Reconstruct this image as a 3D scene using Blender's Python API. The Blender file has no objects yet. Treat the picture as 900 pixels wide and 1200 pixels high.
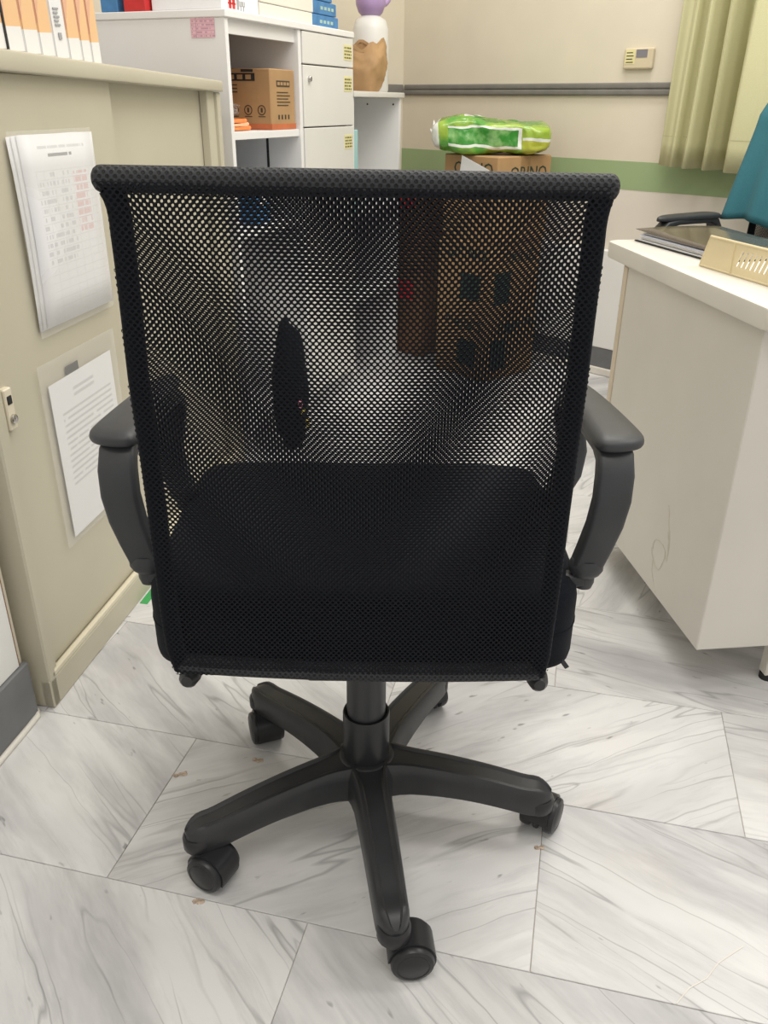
import bpy, bmesh, math, random
from mathutils import Vector, Matrix
R = math.radians
random.seed(7)
S = bpy.context.scene
COL = S.collection

# ------------------------------------------------------------------ camera, world, lights, exposure
cam_d = bpy.data.cameras.new('camera'); cam = bpy.data.objects.new('camera', cam_d); COL.objects.link(cam)
cam_d.sensor_fit = 'VERTICAL'; cam_d.sensor_height = 36.0; cam_d.lens = 36.0 * 970 / 1200
cam_d.clip_start = 0.02
cam.matrix_world = Matrix.Translation((0, 0, 1.0)) @ Matrix.Rotation(R(90 - 26.3), 4, 'X') @ Matrix.Rotation(R(0.6), 4, 'Z')
S.camera = cam
S.view_settings.view_transform = 'Standard'; S.view_settings.look = 'None'
S.view_settings.gamma = 1; S.view_settings.use_curve_mapping = False
S.view_settings.exposure = 0.10

W = bpy.data.worlds.new('office_light'); S.world = W; W.use_nodes = True
W.node_tree.nodes['Background'].inputs[0].default_value = (1.0, 0.97, 0.92, 1)
W.node_tree.nodes['Background'].inputs[1].default_value = 0.78

def area(name, loc, sx, sy, power, rz=0, col=(1, .965, .9)):
    l = bpy.data.lights.new(name, 'AREA'); l.shape = 'RECTANGLE'; l.size = sx; l.size_y = sy
    l.energy = power; l.color = col
    o = bpy.data.objects.new(name, l); COL.objects.link(o); o.location = loc; o.rotation_euler = (0, 0, rz)
    return o
area('ceiling_lamp', (0.1, 0.2, 2.55), 1.3, 0.35, 15, R(-13))
area('ceiling_lamp', (0.35, 1.9, 2.55), 1.3, 0.35, 19, R(-13))
area('ceiling_lamp', (1.9, 1.3, 2.55), 1.3, 0.35, 22, R(-13))
area('ceiling_lamp', (0.75, 2.75, 2.55), 1.2, 0.35, 17, R(-45))

# ------------------------------------------------------------------ material helpers
class NT:
    def __init__(s, name):
        s.m = bpy.data.materials.new(name); s.m.use_nodes = True
        s.t = s.m.node_tree; s.b = s.t.nodes['Principled BSDF']
    def n(s, ty, **kw):
        x = s.t.nodes.new(ty)
        for k, v in kw.items(): setattr(x, k, v)
        return x
    def l(s, a, b): s.t.links.new(a, b)
    def math(s, op, a, b=0.0, c=0.0):
        x = s.n('ShaderNodeMath', operation=op)
        for i, v in enumerate((a, b, c)):
            if hasattr(v, 'links'): s.l(v, x.inputs[i])
            else: x.inputs[i].default_value = v
        return x.outputs[0]
    def mix(s, f, a, b):
        x = s.n('ShaderNodeMix', data_type='RGBA')
        for i, v in ((0, f), (6, a), (7, b)):
            if hasattr(v, 'links'): s.l(v, x.inputs[i])
            elif i == 0: x.inputs[0].default_value = v
            else: x.inputs[i].default_value = tuple(v) + ((1,) if len(v) == 3 else ())
        return x.outputs[2]
    def ramp(s, v, lo, hi):
        x = s.n('ShaderNodeMapRange'); x.inputs[1].default_value = lo; x.inputs[2].default_value = hi
        s.l(v, x.inputs[0]); return x.outputs[0]
    def noise(s, vec, scale, detail=3, rough=.5, dist=0):
        x = s.n('ShaderNodeTexNoise'); x.inputs['Scale'].default_value = scale; x.inputs['Detail'].default_value = detail
        x.inputs['Roughness'].default_value = rough; x.inputs['Distortion'].default_value = dist
        if vec is not None: s.l(vec, x.inputs['Vector'])
        return x.outputs[0]
    def coord(s, which='Object'):
        return s.n('ShaderNodeTexCoord').outputs[which]
    def bump(s, h, strength=.2, dist=.001):
        x = s.n('ShaderNodeBump'); x.inputs['Strength'].default_value = strength; x.inputs['Distance'].default_value = dist
        s.l(h, x.inputs['Height']); s.l(x.outputs[0], s.b.inputs['Normal'])
    def col(s, v):
        if hasattr(v, 'links'): s.l(v, s.b.inputs['Base Color'])
        else: s.b.inputs['Base Color'].default_value = tuple(v) + (1,)
    def rough(s, v): s.b.inputs['Roughness'].default_value = v
    def spec(s, v): s.b.inputs['Specular IOR Level'].default_value = v

def srgb(r, g, b):
    f = lambda c: (c/255/12.92) if c/255 <= .04045 else ((c/255+.055)/1.055)**2.4
    return (f(r), f(g), f(b))

MATS = {}
def plain(name, col, rough=.5, var=.06, scale=6, bump=0.0, bscale=300, spec=.4, metal=0):
    """painted / moulded surface with slight tone mottling and grain"""
    if name in MATS: return MATS[name]
    N = NT(name); c = N.coord()
    f = N.noise(c, scale, 4)
    lo = tuple(x*(1-var) for x in col); hi = tuple(min(1, x*(1+var)) for x in col)
    N.col(N.mix(N.ramp(f, .3, .7), lo, hi)); N.rough(rough); N.spec(spec)
    N.b.inputs['Metallic'].default_value = metal
    if bump: N.bump(N.noise(c, bscale, 2), bump, .0006)
    MATS[name] = N.m; return N.m

def marble():
    N = NT('veined_marble')
    c = N.coord('UV')
    info = N.n('ShaderNodeObjectInfo')
    off = N.n('ShaderNodeCombineXYZ')
    r = info.outputs['Random']
    N.l(N.math('MULTIPLY', r, 37.), off.inputs[0]); N.l(N.math('MULTIPLY', r, 91.), off.inputs[1]); N.l(N.math('MULTIPLY', r, 13.), off.inputs[2])
    add = N.n('ShaderNodeVectorMath', operation='ADD'); N.l(c, add.inputs[0]); N.l(off.outputs[0], add.inputs[1])
    v0 = add.outputs[0]
    # warp
    wn = N.n('ShaderNodeTexNoise'); wn.inputs['Scale'].default_value = 5; wn.inputs['Detail'].default_value = 3; N.l(v0, wn.inputs['Vector'])
    ws = N.n('ShaderNodeVectorMath', operation='SCALE'); N.l(wn.outputs['Color'], ws.inputs[0]); ws.inputs['Scale'].default_value = .035
    wv = N.n('ShaderNodeVectorMath', operation='ADD'); N.l(v0, wv.inputs[0]); N.l(ws.outputs[0], wv.inputs[1])
    def stretch(sx, sy):
        m = N.n('ShaderNodeVectorMath', operation='MULTIPLY'); N.l(wv.outputs[0], m.inputs[0]); m.inputs[1].default_value = (sx, sy, 1); return m.outputs[0]
    smoke = N.ramp(N.noise(stretch(1.5, 7), 1.2, 5, .62), .46, .68)
    smoke2 = N.ramp(N.noise(stretch(1.2, 3.4), 1.4, 4, .6), .42, .70)
    streak = N.ramp(N.noise(stretch(2.0, 15), 1.6, 7, .72), .50, .74)
    gate = N.ramp(N.noise(stretch(1.2, 3.5), 1.6, 2), .42, .58)
    def lines(sx, sy, sc, at, w, g):
        vn = N.noise(stretch(sx, sy), sc, 2, .45)
        return N.math('MULTIPLY', N.math('SUBTRACT', 1, N.ramp(N.math('ABSOLUTE', N.math('SUBTRACT', vn, at)), 0, w)), g)
    vein = lines(.8, 10, 1.6, .5, .014, gate)
    vein2 = lines(.6, 7, 2.3, .47, .010, N.ramp(N.noise(stretch(1.5, 2.5), 2.0, 2), .44, .56))
    vein3 = lines(1.0, 15, 1.4, .55, .016, N.ramp(N.noise(stretch(1.5, 3), 2.6, 2), .50, .60))
    spot = N.ramp(N.noise(stretch(22, 60), 1, 2, .5), .71, .77)
    base = N.mix(N.noise(v0, 3, 3), (.665, .655, .64), (.765, .765, .765))
    grey = (.36, .355, .36); dark = (.13, .13, .135)
    col = N.mix(N.math('MULTIPLY', smoke2, .50), base, grey)
    col = N.mix(N.math('MULTIPLY', smoke, .62), col, (.33, .325, .34))
    col = N.mix(N.math('MULTIPLY', streak, .36), col, (.24, .24, .25))
    col = N.mix(N.math('MULTIPLY', vein, .46), col, dark)
    col = N.mix(N.math('MULTIPLY', vein2, .44), col, dark)
    col = N.mix(N.math('MULTIPLY', vein3, .12), col, dark)
    col = N.mix(N.math('MULTIPLY', spot, .62), col, dark)
    warm = N.ramp(N.noise(v0, 4, 2), .60, .80)
    col = N.mix(N.math('MULTIPLY', warm, .15), col, (.55, .45, .33))
    N.col(col); N.rough(.38); N.spec(.30)
    N.bump(N.noise(c, 8, 2), .03, .002)
    return N.m
M_MARBLE = marble()

BK = (.016, .0165, .018)
def pl_black():
    N = NT('black_moulded_plastic'); c = N.coord()
    N.col(N.mix(N.noise(c, 30, 3), (.019, .0195, .021), (.034, .035, .038))); N.rough(.38); N.spec(.42)
    N.bump(N.noise(c, 900, 2), .35, .0005); return N.m
M_PLASTIC = pl_black()
M_ARM = plain('charcoal_arm_plastic', (.036, .038, .042), .45, .12, 20, .3, 900)
M_WHEEL = plain('black_caster_nylon', (.018, .018, .020), .36, .1, 20)
M_STEEL = plain('black_coated_steel', (.020, .021, .023), .33, .1, 20)
def fabric(name, a, b):
    N = NT(name); c = N.coord()
    N.col(N.mix(N.noise(c, 350, 2), a, b)); N.rough(.92); N.spec(.06)
    N.b.inputs['Sheen Weight'].default_value = .04
    N.bump(N.noise(c, 700, 2), .5, .0008); return N.m
M_SEAT = fabric('black_seat_cloth', (.006, .007, .010), (.013, .015, .020))
M_MESH = fabric('black_mesh_thread', (.007, .008, .010), (.014, .015, .019))
def cover():
    """the same knit where it lies over the frame tube: staggered holes as relief"""
    N = NT('black_mesh_over_frame'); uv = N.n('ShaderNodeTexCoord').outputs['UV']
    sep = N.n('ShaderNodeSeparateXYZ'); N.l(uv, sep.inputs[0])
    u = N.math('DIVIDE', sep.outputs[0], .0068); v = N.math('DIVIDE', sep.outputs[1], .0076)
    def dots(du, dv):
        a = N.math('SUBTRACT', N.math('FRACT', N.math('ADD', u, du)), .5); b = N.math('SUBTRACT', N.math('FRACT', N.math('ADD', v, dv)), .5)
        return N.math('SQRT', N.math('ADD', N.math('MULTIPLY', a, a), N.math('MULTIPLY', b, b)))
    d = N.math('MINIMUM', dots(0, 0), dots(.5, .5))
    h = N.ramp(d, .16, .30)
    N.col(N.mix(h, (.002, .002, .003), (.022, .024, .029))); N.rough(.6); N.spec(.35)
    N.bump(h, .9, .0012); return N.m
M_COVER = cover()
M_BEIGE = plain('beige_enamelled_steel', (.515, .480, .375), .38, .04, 3)
M_WHITE = plain('white_laminate', (.78, .77, .76), .35, .03, 4)
M_GREYIN = plain('grey_inner_laminate', (.60, .60, .60), .5, .04, 4)
M_DRAWER = plain('off_white_drawer_laminate', (.70, .685, .65), .36, .03, 5)
M_DESK = plain('cream_painted_steel', (.62, .595, .54), .42, .04, 4)
M_DESKTOP = plain('cream_laminate_top', (.66, .635, .575), .38, .04, 6)
M_WALL = plain('cream_wall_paint', (.68, .62, .50), .7, .03, 5, .15, 60)
M_WALL_D = plain('cream_wall_paint_lower', (.72, .67, .59), .7, .03, 5, .15, 60)
M_GREEN = plain('green_wall_band', (.31, .41, .215), .55, .05, 5)
M_STRIP = plain('grey_vinyl_bumper', (.185, .175, .16), .6, .08, 20, .3, 200)
M_DADO = plain('white_wall_sheet', (.78, .78, .76), .45, .02, 5)
M_BASE = plain('grey_vinyl_skirting', (.165, .17, .175), .5, .12, 12)
M_CAULK = plain('white_sealant', (.70, .67, .61), .5, .06, 20)
M_GROUT = plain('grey_grout', (.50, .465, .42), .9, .2, 40)
M_KRAFT = plain('kraft_card', (.40, .245, .115), .75, .08, 12, .2, 120)
M_KRAFT_D = plain('dark_kraft_card', (.22, .115, .055), .8, .12, 10, .2, 120)
M_KRAFTBAG = plain('kraft_bag_paper', (.44, .27, .13), .6, .14, 14)
M_INK = plain('black_print', (.02, .02, .02), .7, .1, 30)
M_INKG = plain('dark_green_print', (.02, .045, .03), .7, .1, 30)
M_RED = plain('red_print', (.55, .03, .03), .6, .1, 30)
M_ORANGE = plain('orange_band_print', (.52, .15, .06), .7, .1, 20)
M_OCLOTH = plain('orange_cloth', (.80, .24, .07), .85, .2, 25, .3, 200)
M_PAPER = plain('white_paper', (.80, .80, .81), .6, .02, 10)
M_BLUE = plain('blue_print', (.06, .20, .42), .5, .2, 30)
M_TEAL = plain('pale_teal_card', (.35, .58, .58), .55, .06, 10)
M_TRAY = plain('cream_tray_plastic', (.70, .60, .38), .4, .05, 10)
M_LABEL = plain('pale_yellow_label', (.72, .66, .34), .6, .06, 30)
M_LABELP = plain('pink_label', (.74, .47, .52), .6, .06, 30)
M_PURPLE = plain('lilac_plastic', (.42, .29, .52), .35, .12, 10)
M_JACKET = fabric('teal_twill', (.035, .13, .16), (.055, .18, .215))
M_METAL = plain('chrome_lock', (.55, .54, .52), .25, .05, 20, metal=1)
M_CURTAIN = fabric('pale_green_linen', (.52, .50, .29), (.60, .58, .36))
def translucent(name, col, alpha=.45, rough=.25):
    N = NT(name); N.col(col); N.rough(rough); N.b.inputs['Alpha'].default_value = alpha; N.spec(.6); return N.m
M_FILM = translucent('clear_film', (.86, .85, .82), .12, .2)
M_BOTTLE = translucent('milky_plastic', (.82, .81, .78), .8, .35)
M_GBAG = translucent('grey_plastic_bag', (.36, .35, .32), .8, .4)
M_SMOKEY = translucent('smoky_plastic_cover', (.10, .08, .065), .78, .15)

# ------------------------------------------------------------------ mesh helpers
def T(x=0, y=0, z=0): return Matrix.Translation((x, y, z))
def RZ(a): return Matrix.Rotation(R(a), 4, 'Z')
def bx(bm, x0, x1, y0, y1, z0, z1, bev=0, seg=1, mat=None):
    r = bmesh.ops.create_cube(bm, size=1); vs = r['verts']
    for v in vs: v.co = Vector((x0+(v.co.x+.5)*(x1-x0), y0+(v.co.y+.5)*(y1-y0), z0+(v.co.z+.5)*(z1-z0)))
    if bev:
        es = list({e for v in vs for e in v.link_edges})
        r2 = bmesh.ops.bevel(bm, geom=es, offset=bev, segments=seg, affect='EDGES', profile=.5)
        vs = list({v for f in r2['faces'] for v in f.verts} | {v for v in vs if v.is_valid})
    if mat is not None: bmesh.ops.transform(bm, matrix=mat, verts=[v for v in vs if v.is_valid])
    return bm
def box(*a, **k): return bx(bmesh.new(), *a, **k)
def sweep(bm, pts, sec, up=Vector((0, 0, 1)), closed=False, caps=True, scale=None, uv=False):
    """sec: 2D outline list (a along side, b along up). pts: centre line."""
    pts = [Vector(p) for p in pts]; n = len(pts); rings = []; L = 0; Ls = []
    for i, p in enumerate(pts):
        if closed: t = pts[(i+1) % n]-pts[i-1]
        else: t = pts[min(i+1, n-1)]-pts[max(i-1, 0)]
        t.normalize(); s = t.cross(up)
        if s.length < 1e-4: s = t.cross(Vector((1, 0, 0)))
        s.normalize(); u = s.cross(t).normalized(); k = scale[i] if scale else 1
        ka, kb = k if isinstance(k, tuple) else (k, k)
        rings.append([bm.verts.new(p+s*a*ka+u*b*kb) for a, b in sec])
        if i: L += (p-pts[i-1]).length
        Ls.append(L)
    m = len(sec); lay = bm.loops.layers.uv.verify() if uv else None
    per = [0]
    for j in range(m): per.append(per[-1]+math.hypot(sec[(j+1) % m][0]-sec[j][0], sec[(j+1) % m][1]-sec[j][1]))
    for i in range(n if closed else n-1):
        a, b = rings[i], rings[(i+1) % n]
        for j in range(m):
            f = bm.faces.new((a[j], b[j], b[(j+1) % m], a[(j+1) % m]))
            if uv:
                u0, u1 = Ls[i], Ls[i+1] if i+1 < n else Ls[i]+.01
                for lp, q in zip(f.loops, ((u0, per[j]), (u1, per[j]), (u1, per[j+1]), (u0, per[j+1]))): lp[lay].uv = q
    if caps and not closed:
        bm.faces.new(rings[0]); bm.faces.new(list(reversed(rings[-1])))
    return bm
def circ(r, n=12, rb=None): return [(r*math.cos(2*math.pi*i/n), (rb or r)*math.sin(2*math.pi*i/n)) for i in range(n)]
def rrect(w, h, r, n=3):
    out = []
    for cx, cy, a0 in ((w/2-r, h/2-r, 0), (-w/2+r, h/2-r, 90), (-w/2+r, -h/2+r, 180), (w/2-r, -h/2+r, 270)):
        for i in range(n+1):
            a = R(a0+90*i/n); out.append((cx+r*math.cos(a), cy+r*math.sin(a)))
    return out
def lathe(bm, prof, seg=24, mat=None):
    """prof: (r, z) from bottom to top"""
    rings = []
    for r, z in prof:
        if r < 1e-6: rings.append([bm.verts.new((0, 0, z))])
        else: rings.append([bm.verts.new((r*math.cos(2*math.pi*i/seg), r*math.sin(2*math.pi*i/seg), z)) for i in range(seg)])
    for a, b in zip(rings, rings[1:]):
        for i in range(seg):
            j = (i+1) % seg
            if len(a) == 1 and len(b) > 1: bm.faces.new((a[0], b[j], b[i]))
            elif len(b) == 1 and len(a) > 1: bm.faces.new((a[i], a[j], b[0]))
            elif len(a) > 1: bm.faces.new((a[i], a[j], b[j], b[i]))
    vs = [v for r in rings for v in r]
    if mat is not None: bmesh.ops.transform(bm, matrix=mat, verts=vs)
    return bm
def prism(bm, out, z0, z1, mat=None, bev=0):
    lo = [bm.verts.new((x, y, z0)) for x, y in out]; hi = [bm.verts.new((x, y, z1)) for x, y in out]; n = len(out)
    fs = [bm.faces.new(list(reversed(lo))), bm.faces.new(hi)]
    for i in range(n): fs.append(bm.faces.new((lo[i], lo[(i+1) % n], hi[(i+1) % n], hi[i])))
    vs = lo+hi
    if bev:
        es = list({e for f in fs[:2] for e in f.edges})
        r = bmesh.ops.bevel(bm, geom=es, offset=bev, segments=2, affect='EDGES', profile=.5)
        vs = list({v for f in r['faces'] for v in f.verts} | {v for v in vs if v.is_valid})
    if mat is not None: bmesh.ops.transform(bm, matrix=mat, verts=[v for v in vs if v.is_valid])
    return bm
def grid(bm, fn, nu, nv, closed_u=False):
    vs = [[bm.verts.new(fn(i/nu, j/nv)) for j in range(nv+1)] for i in range(nu if closed_u else nu+1)]
    k = len(vs)
    for i in range(nu):
        for j in range(nv): bm.faces.new((vs[i][j], vs[(i+1) % k][j], vs[(i+1) % k][j+1], vs[i][j+1]))
    return vs
def obj(name, bm, m, parent=None, smooth=None, mat=None, solid=0, sub=0):
    bmesh.ops.recalc_face_normals(bm, faces=bm.faces)
    me = bpy.data.meshes.new(name); bm.to_mesh(me); bm.free()
    if m is not None:
        for x in (m if isinstance(m, (list, tuple)) else [m]): me.materials.append(x)
    if smooth is not None:
        me.polygons.foreach_set('use_smooth', [True]*len(me.polygons))
        me.set_sharp_from_angle(angle=R(smooth))
    o = bpy.data.objects.new(name, me); COL.objects.link(o)
    if parent is not None: o.parent = parent
    if mat is not None: o.matrix_local = mat
    if solid: q = o.modifiers.new('thick', 'SOLIDIFY'); q.thickness = solid; q.offset = 0
    if sub: q = o.modifiers.new('smooth', 'SUBSURF'); q.levels = sub; q.render_levels = sub
    return o
def tag(o, label, cat, group=None):
    o['label'] = label; o['category'] = cat
    if group: o['group'] = group
    return o
def thing(name, label, cat, loc=(0, 0, 0), rz=0, group=None):
    o = bpy.data.objects.new(name, None); COL.objects.link(o); o.location = loc; o.rotation_euler = (0, 0, R(rz))
    o.empty_display_size = .05
    return tag(o, label, cat, group)
def struct(name, bm, m, parent=None, **k):
    o = obj(name, bm, m, parent, **k)
    if parent is None: o['kind'] = 'structure'
    return o
def copy_tree(o, parent=None):
    c = o.copy(); COL.objects.link(c)
    if parent is not None:
        c.parent = parent; c.matrix_parent_inverse = o.matrix_parent_inverse.copy()
    for ch in [x for x in CH.get(o.name, [])]: copy_tree(ch, c)
    return c
CH = {}
def text_bm(s, size, depth=.0006):
    cu = bpy.data.curves.new('lettering', 'FONT'); cu.body = s; cu.size = size; cu.extrude = depth; cu.align_x = 'CENTER'; cu.resolution_u = 2
    t = bpy.data.objects.new('lettering', cu); COL.objects.link(t)
    dg = bpy.context.evaluated_depsgraph_get(); me = bpy.data.meshes.new_from_object(t.evaluated_get(dg))
    bm = bmesh.new(); bm.from_mesh(me); bpy.data.objects.remove(t); bpy.data.meshes.remove(me); bpy.data.curves.remove(cu)
    return bm

# ------------------------------------------------------------------ floor of marble slabs (60 x 30 cm, running bond)
HEAD = -13.2
ex = Vector((math.cos(R(HEAD)), math.sin(R(HEAD)), 0)); ey = Vector((-ex.y, ex.x, 0))
bm = bmesh.new(); grid(bm, lambda u, v: Vector((-3+6.2*u, -1.2+6.2*v, -.0022)), 1, 1)
floor = struct('floor', bm, M_GROUT)
V0, DV, DU = .719, .2995, .602
tile_mes = {}
veins = {(0, -1): 20, (0, 0): -36, (0, -2): -48, (-1, -1): -52, (-1, 0): 22, (1, -1): 22, (1, 0): -20, (1, -2): -50, (2, 0): -24, (2, -1): -22, (2, 1): -24, (-1, -2): -56, (-1, -3): -50, (3, 0): -20}
def inside(p): return -1.9 < p.x < 2.0 and -.35 < p.y < 4.4 and p.x+p.y < 4.45 and p.y-p.x < 4.5 and abs(p.x) < .75*p.y+.95
for k in range(-6, 15):
    off = .0305 if k % 2 == 0 else .333
    for j in range(-6, 7):
        u0 = off+j*DU; v0 = V0+k*DV
        c = ex*(u0+DU/2)+ey*(v0+DV/2)
        if not inside(c): continue
        ang = veins.get((k, j), random.choice((20, -30, 55, -40, 28, 15)))
        if ang not in tile_mes:
            t = obj('marble_tile', box(-DU/2+.0005, DU/2-.0005, -DV/2+.0005, DV/2-.0005, -.018, 0, bev=.0007), M_MARBLE, floor)
            me = t.data; uv = me.uv_layers.new(name='vein'); q = R(ang-HEAD); cq, sq = math.cos(q), math.sin(q)
            for lp in me.loops:
                p = me.vertices[lp.vertex_index].co; uv.data[lp.index].uv = (p.x*cq+p.y*sq, -p.x*sq+p.y*cq)
            tile_mes[ang] = me
        else:
            t = bpy.data.objects.new('marble_tile', tile_mes[ang]); COL.objects.link(t); t.parent = floor
        t.location = c+Vector((0, 0, random.uniform(-.0003, 0))); t.rotation_euler = (0, 0, R(HEAD))
def fl(u, v): return ex*u+ey*v
# chips in the joints and one cracked slab
def chip(px, py, r, n):
    rnd = random.Random(n)
    bm = bmesh.new()
    for q in range(5):
        a = rnd.uniform(0, 6.28); d = rnd.uniform(0, r*.8); rr = r*rnd.uniform(.35, .7)
        vs = bmesh.ops.create_icosphere(bm, subdivisions=1, radius=rr)['verts']
        for v in vs: v.co = Vector((v.co.x*rnd.uniform(.8, 1.2)+d*math.cos(a)*1.3, v.co.y*rnd.uniform(.8, 1.2)+d*math.sin(a)*.6, v.co.z*.22))
    o = obj('filler_patch', bm, M_CHIP, floor); o.location = (px, py, .0004)
M_CHIP = plain('brown_joint_filler', (.46, .36, .28), .5, .5, 160, .5, 300)
for i, (x, y, r) in enumerate(((.240, .893, .007), (-.332, 1.033, .010), (-.210, 1.068, .008), (-.252, .792, .007))): chip(x, y, r, i)
bm = bmesh.new(); rnd = random.Random(3)
pts = [fl(.211, .7205), fl(.228, .745), fl(.251, .764), fl(.268, .79), fl(.303, .823)]
sweep(bm, [p+Vector((0, 0, .0002)) for p in pts], [(-.0007, 0), (.0007, 0), (.0007, .0003), (-.0007, .0003)])
obj('crack', bm, M_CAULK, floor)

# ------------------------------------------------------------------ walls
WC = Vector((.065, 4.17, 0))                         # far corner
def wall_frame(name, origin, heading): 
    return T(*origin) @ RZ(heading)
MW = wall_frame('back', WC, -45)                     # local x runs along the back wall to the right, local -y faces the room
def wall_box(name, M, x0, x1, y0, y1, z0, z1, m, bev=0, parent=None):
    return struct(name, box(x0, x1, y0, y1, z0, z1, bev=bev, mat=M), m, parent)
wb = wall_box('wall_back', MW, -.1, 3.0, 0, .12, .80, 2.7, M_WALL)
wall_box('wall_back_lower', MW, -.1, 3.0, 0, .119, .0, .717, M_WALL_D, parent=wb)
wall_box('green_band', MW, -.0, 3.0, -.0012, .1195, .716, .814, M_GREEN, parent=wb)
bm = bmesh.new()
for zc in (1.0425, 1.0635):
    sweep(bm, [MW @ Vector((x, -.004, zc)) for x in (0.02, 3.0)], rrect(.016, .0205, .005))
struct('trim_1', bm, M_STRIP, smooth=40)
dado = wall_box('trim_2', MW, .02, 3.0, -.024, 0, .112, .494, M_DADO, bev=.004)
wall_box('baseboard_back', MW, .02, 3.0, -.020, 0, .032, .112, M_BASE, bev=.002)
wall_box('trim_3', MW, .02, 3.0, -.026, 0, 0, .032, M_CAULK, bev=.004)
ML = wall_frame('left', WC, 225)                     # local x runs from the corner towards the camera's left
wl = wall_box('wall_left', ML, -.0, 2.9, -.12, 0, 0, 2.7, M_WALL)
bm = bmesh.new(); sweep(bm, [ML @ Vector((x, .004, 1.053)) for x in (0.01, 2.0)], rrect(.016, .042, .005))
struct('trim_4', bm, M_STRIP, smooth=40)
# pier in front of the cabinet
MP = T(-.633, 1.185, 0) @ RZ(80)
pier = wall_box('wall_pier', MP, -1.6, -.002, 0, .5, 0, 2.7, M_WALL)
wall_box('wall_sheet', MP, -1.6, -.018, -.006, 0, .118, 1.2, M_DADO, parent=pier)
wall_box('sheet_edge', MP, -.018, -.0165, -.0066, 0, .118, 1.2, plain('rusty_brown_edge', (.22, .12, .05), .8, .3, 40), parent=pier)
wall_box('baseboard_left', MP, -1.6, -.001, -.012, 0, .006, .116, M_BASE, bev=.002)
bm = bmesh.new(); sweep(bm, [MP @ Vector(p) for p in ((-1.6, -.016, .004), (-.05, -.016, .004), (-.012, -.015, .004), (.002, -.006, .004), (.006, .012, .004))], circ(.0055, 8))
struct('trim_5', bm, M_CAULK, smooth=60)

# wall plate
wp = thing('control_plate', 'small cream wall control plate with yellow sticker and grey display above the bumper rail', 'switch')
bm = box(1.110, 1.225, -.016, 0, 1.116, 1.182, bev=.005, seg=2, mat=MW); obj('plate', bm, plain('aged_cream_plastic', (.60, .52, .36), .4), wp)
obj('sticker', box(1.118, 1.156, -.0168, -.0155, 1.132, 1.176, mat=MW), M_LABEL, wp)
obj('display', box(1.160, 1.203, -.0172, -.0155, 1.152, 1.177, mat=MW), plain('grey_lcd', (.20, .19, .21), .3), wp)
bm = bmesh.new()
for i in range(4): bx(bm, 1.122, 1.150-.004*(i % 2), -.0172, -.0165, 1.136+.010*i, 1.139+.010*i, mat=MW)
obj('print', bm, M_INK, wp)

# ------------------------------------------------------------------ curtain
ct = thing('curtain', 'pale green linen curtain hanging in deep pleats against the wall', 'curtain')
fold = [(0, .05), (.045, .075), (.075, .10), (.082, .06), (.092, .05), (.125, .115), (.140, .145), (.152, .10), (.162, .05), (.175, .06), (.20, .13), (.215, .155), (.228, .10), (.238, .04), (.262, .045), (.285, .15), (.30, .175),
        (.36, .165), (.43, .14), (.45, .08), (.48, .05), (.53, .12), (.56, .15), (.58, .07), (.62, .05), (.67, .12), (.70, .15), (.73, .06), (.78, .05), (.83, .13), (.86, .06)]
def cspl(pts, t):
    x = pts[0][0]+t*(pts[-1][0]-pts[0][0])
    for (a, b), (c, d) in zip(pts, pts[1:]):
        if x <= c:
            f = (x-a)/(c-a); f = f*f*(3-2*f); return x, b+f*(d-b)
    return x, pts[-1][1]
def cfn(u, v):
    x, d = cspl(fold, u); z = .812-.010*u+v*1.75
    k = 1-.35*v; dd = .03+(d-.03)*k if d > .03 else d
    return MW @ Vector((1.335+x*(1-.02*v)+.02*v, -dd-.02-.003*math.sin(9*v+20*u), z))
bm = bmesh.new(); grid(bm, cfn, 260, 24); obj('cloth', bm, M_CURTAIN, ct, smooth=80, solid=.0025)
bm = bmesh.new(); grid(bm, lambda u, v: cfn(u, v*.0012+.0535) + MW.to_3x3() @ Vector((0, -.0016, 0)), 150, 1)
obj('hem_seam', bm, plain('curtain_stitching', (.44, .42, .24), .9), ct, smooth=80)
bm = bmesh.new(); sweep(bm, [MW @ Vector((1.2, -.10, 2.575)), MW @ Vector((2.6, -.10, 2.575))], circ(.012, 10)); bx(bm, 1.22, 1.24, -.10, 0, 2.56, 2.59, mat=MW); bx(bm, 2.56, 2.58, -.10, 0, 2.56, 2.59, mat=MW)
obj('rail', bm, M_WHITE, ct, smooth=50)

# ------------------------------------------------------------------ the office chair
CX, CY = -.02, .96
ch = thing('office_chair', 'black mesh-back office chair standing on the marble floor in front of everything else', 'chair', (CX, CY, 0))
BX = -.003                                            # column axis
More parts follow.
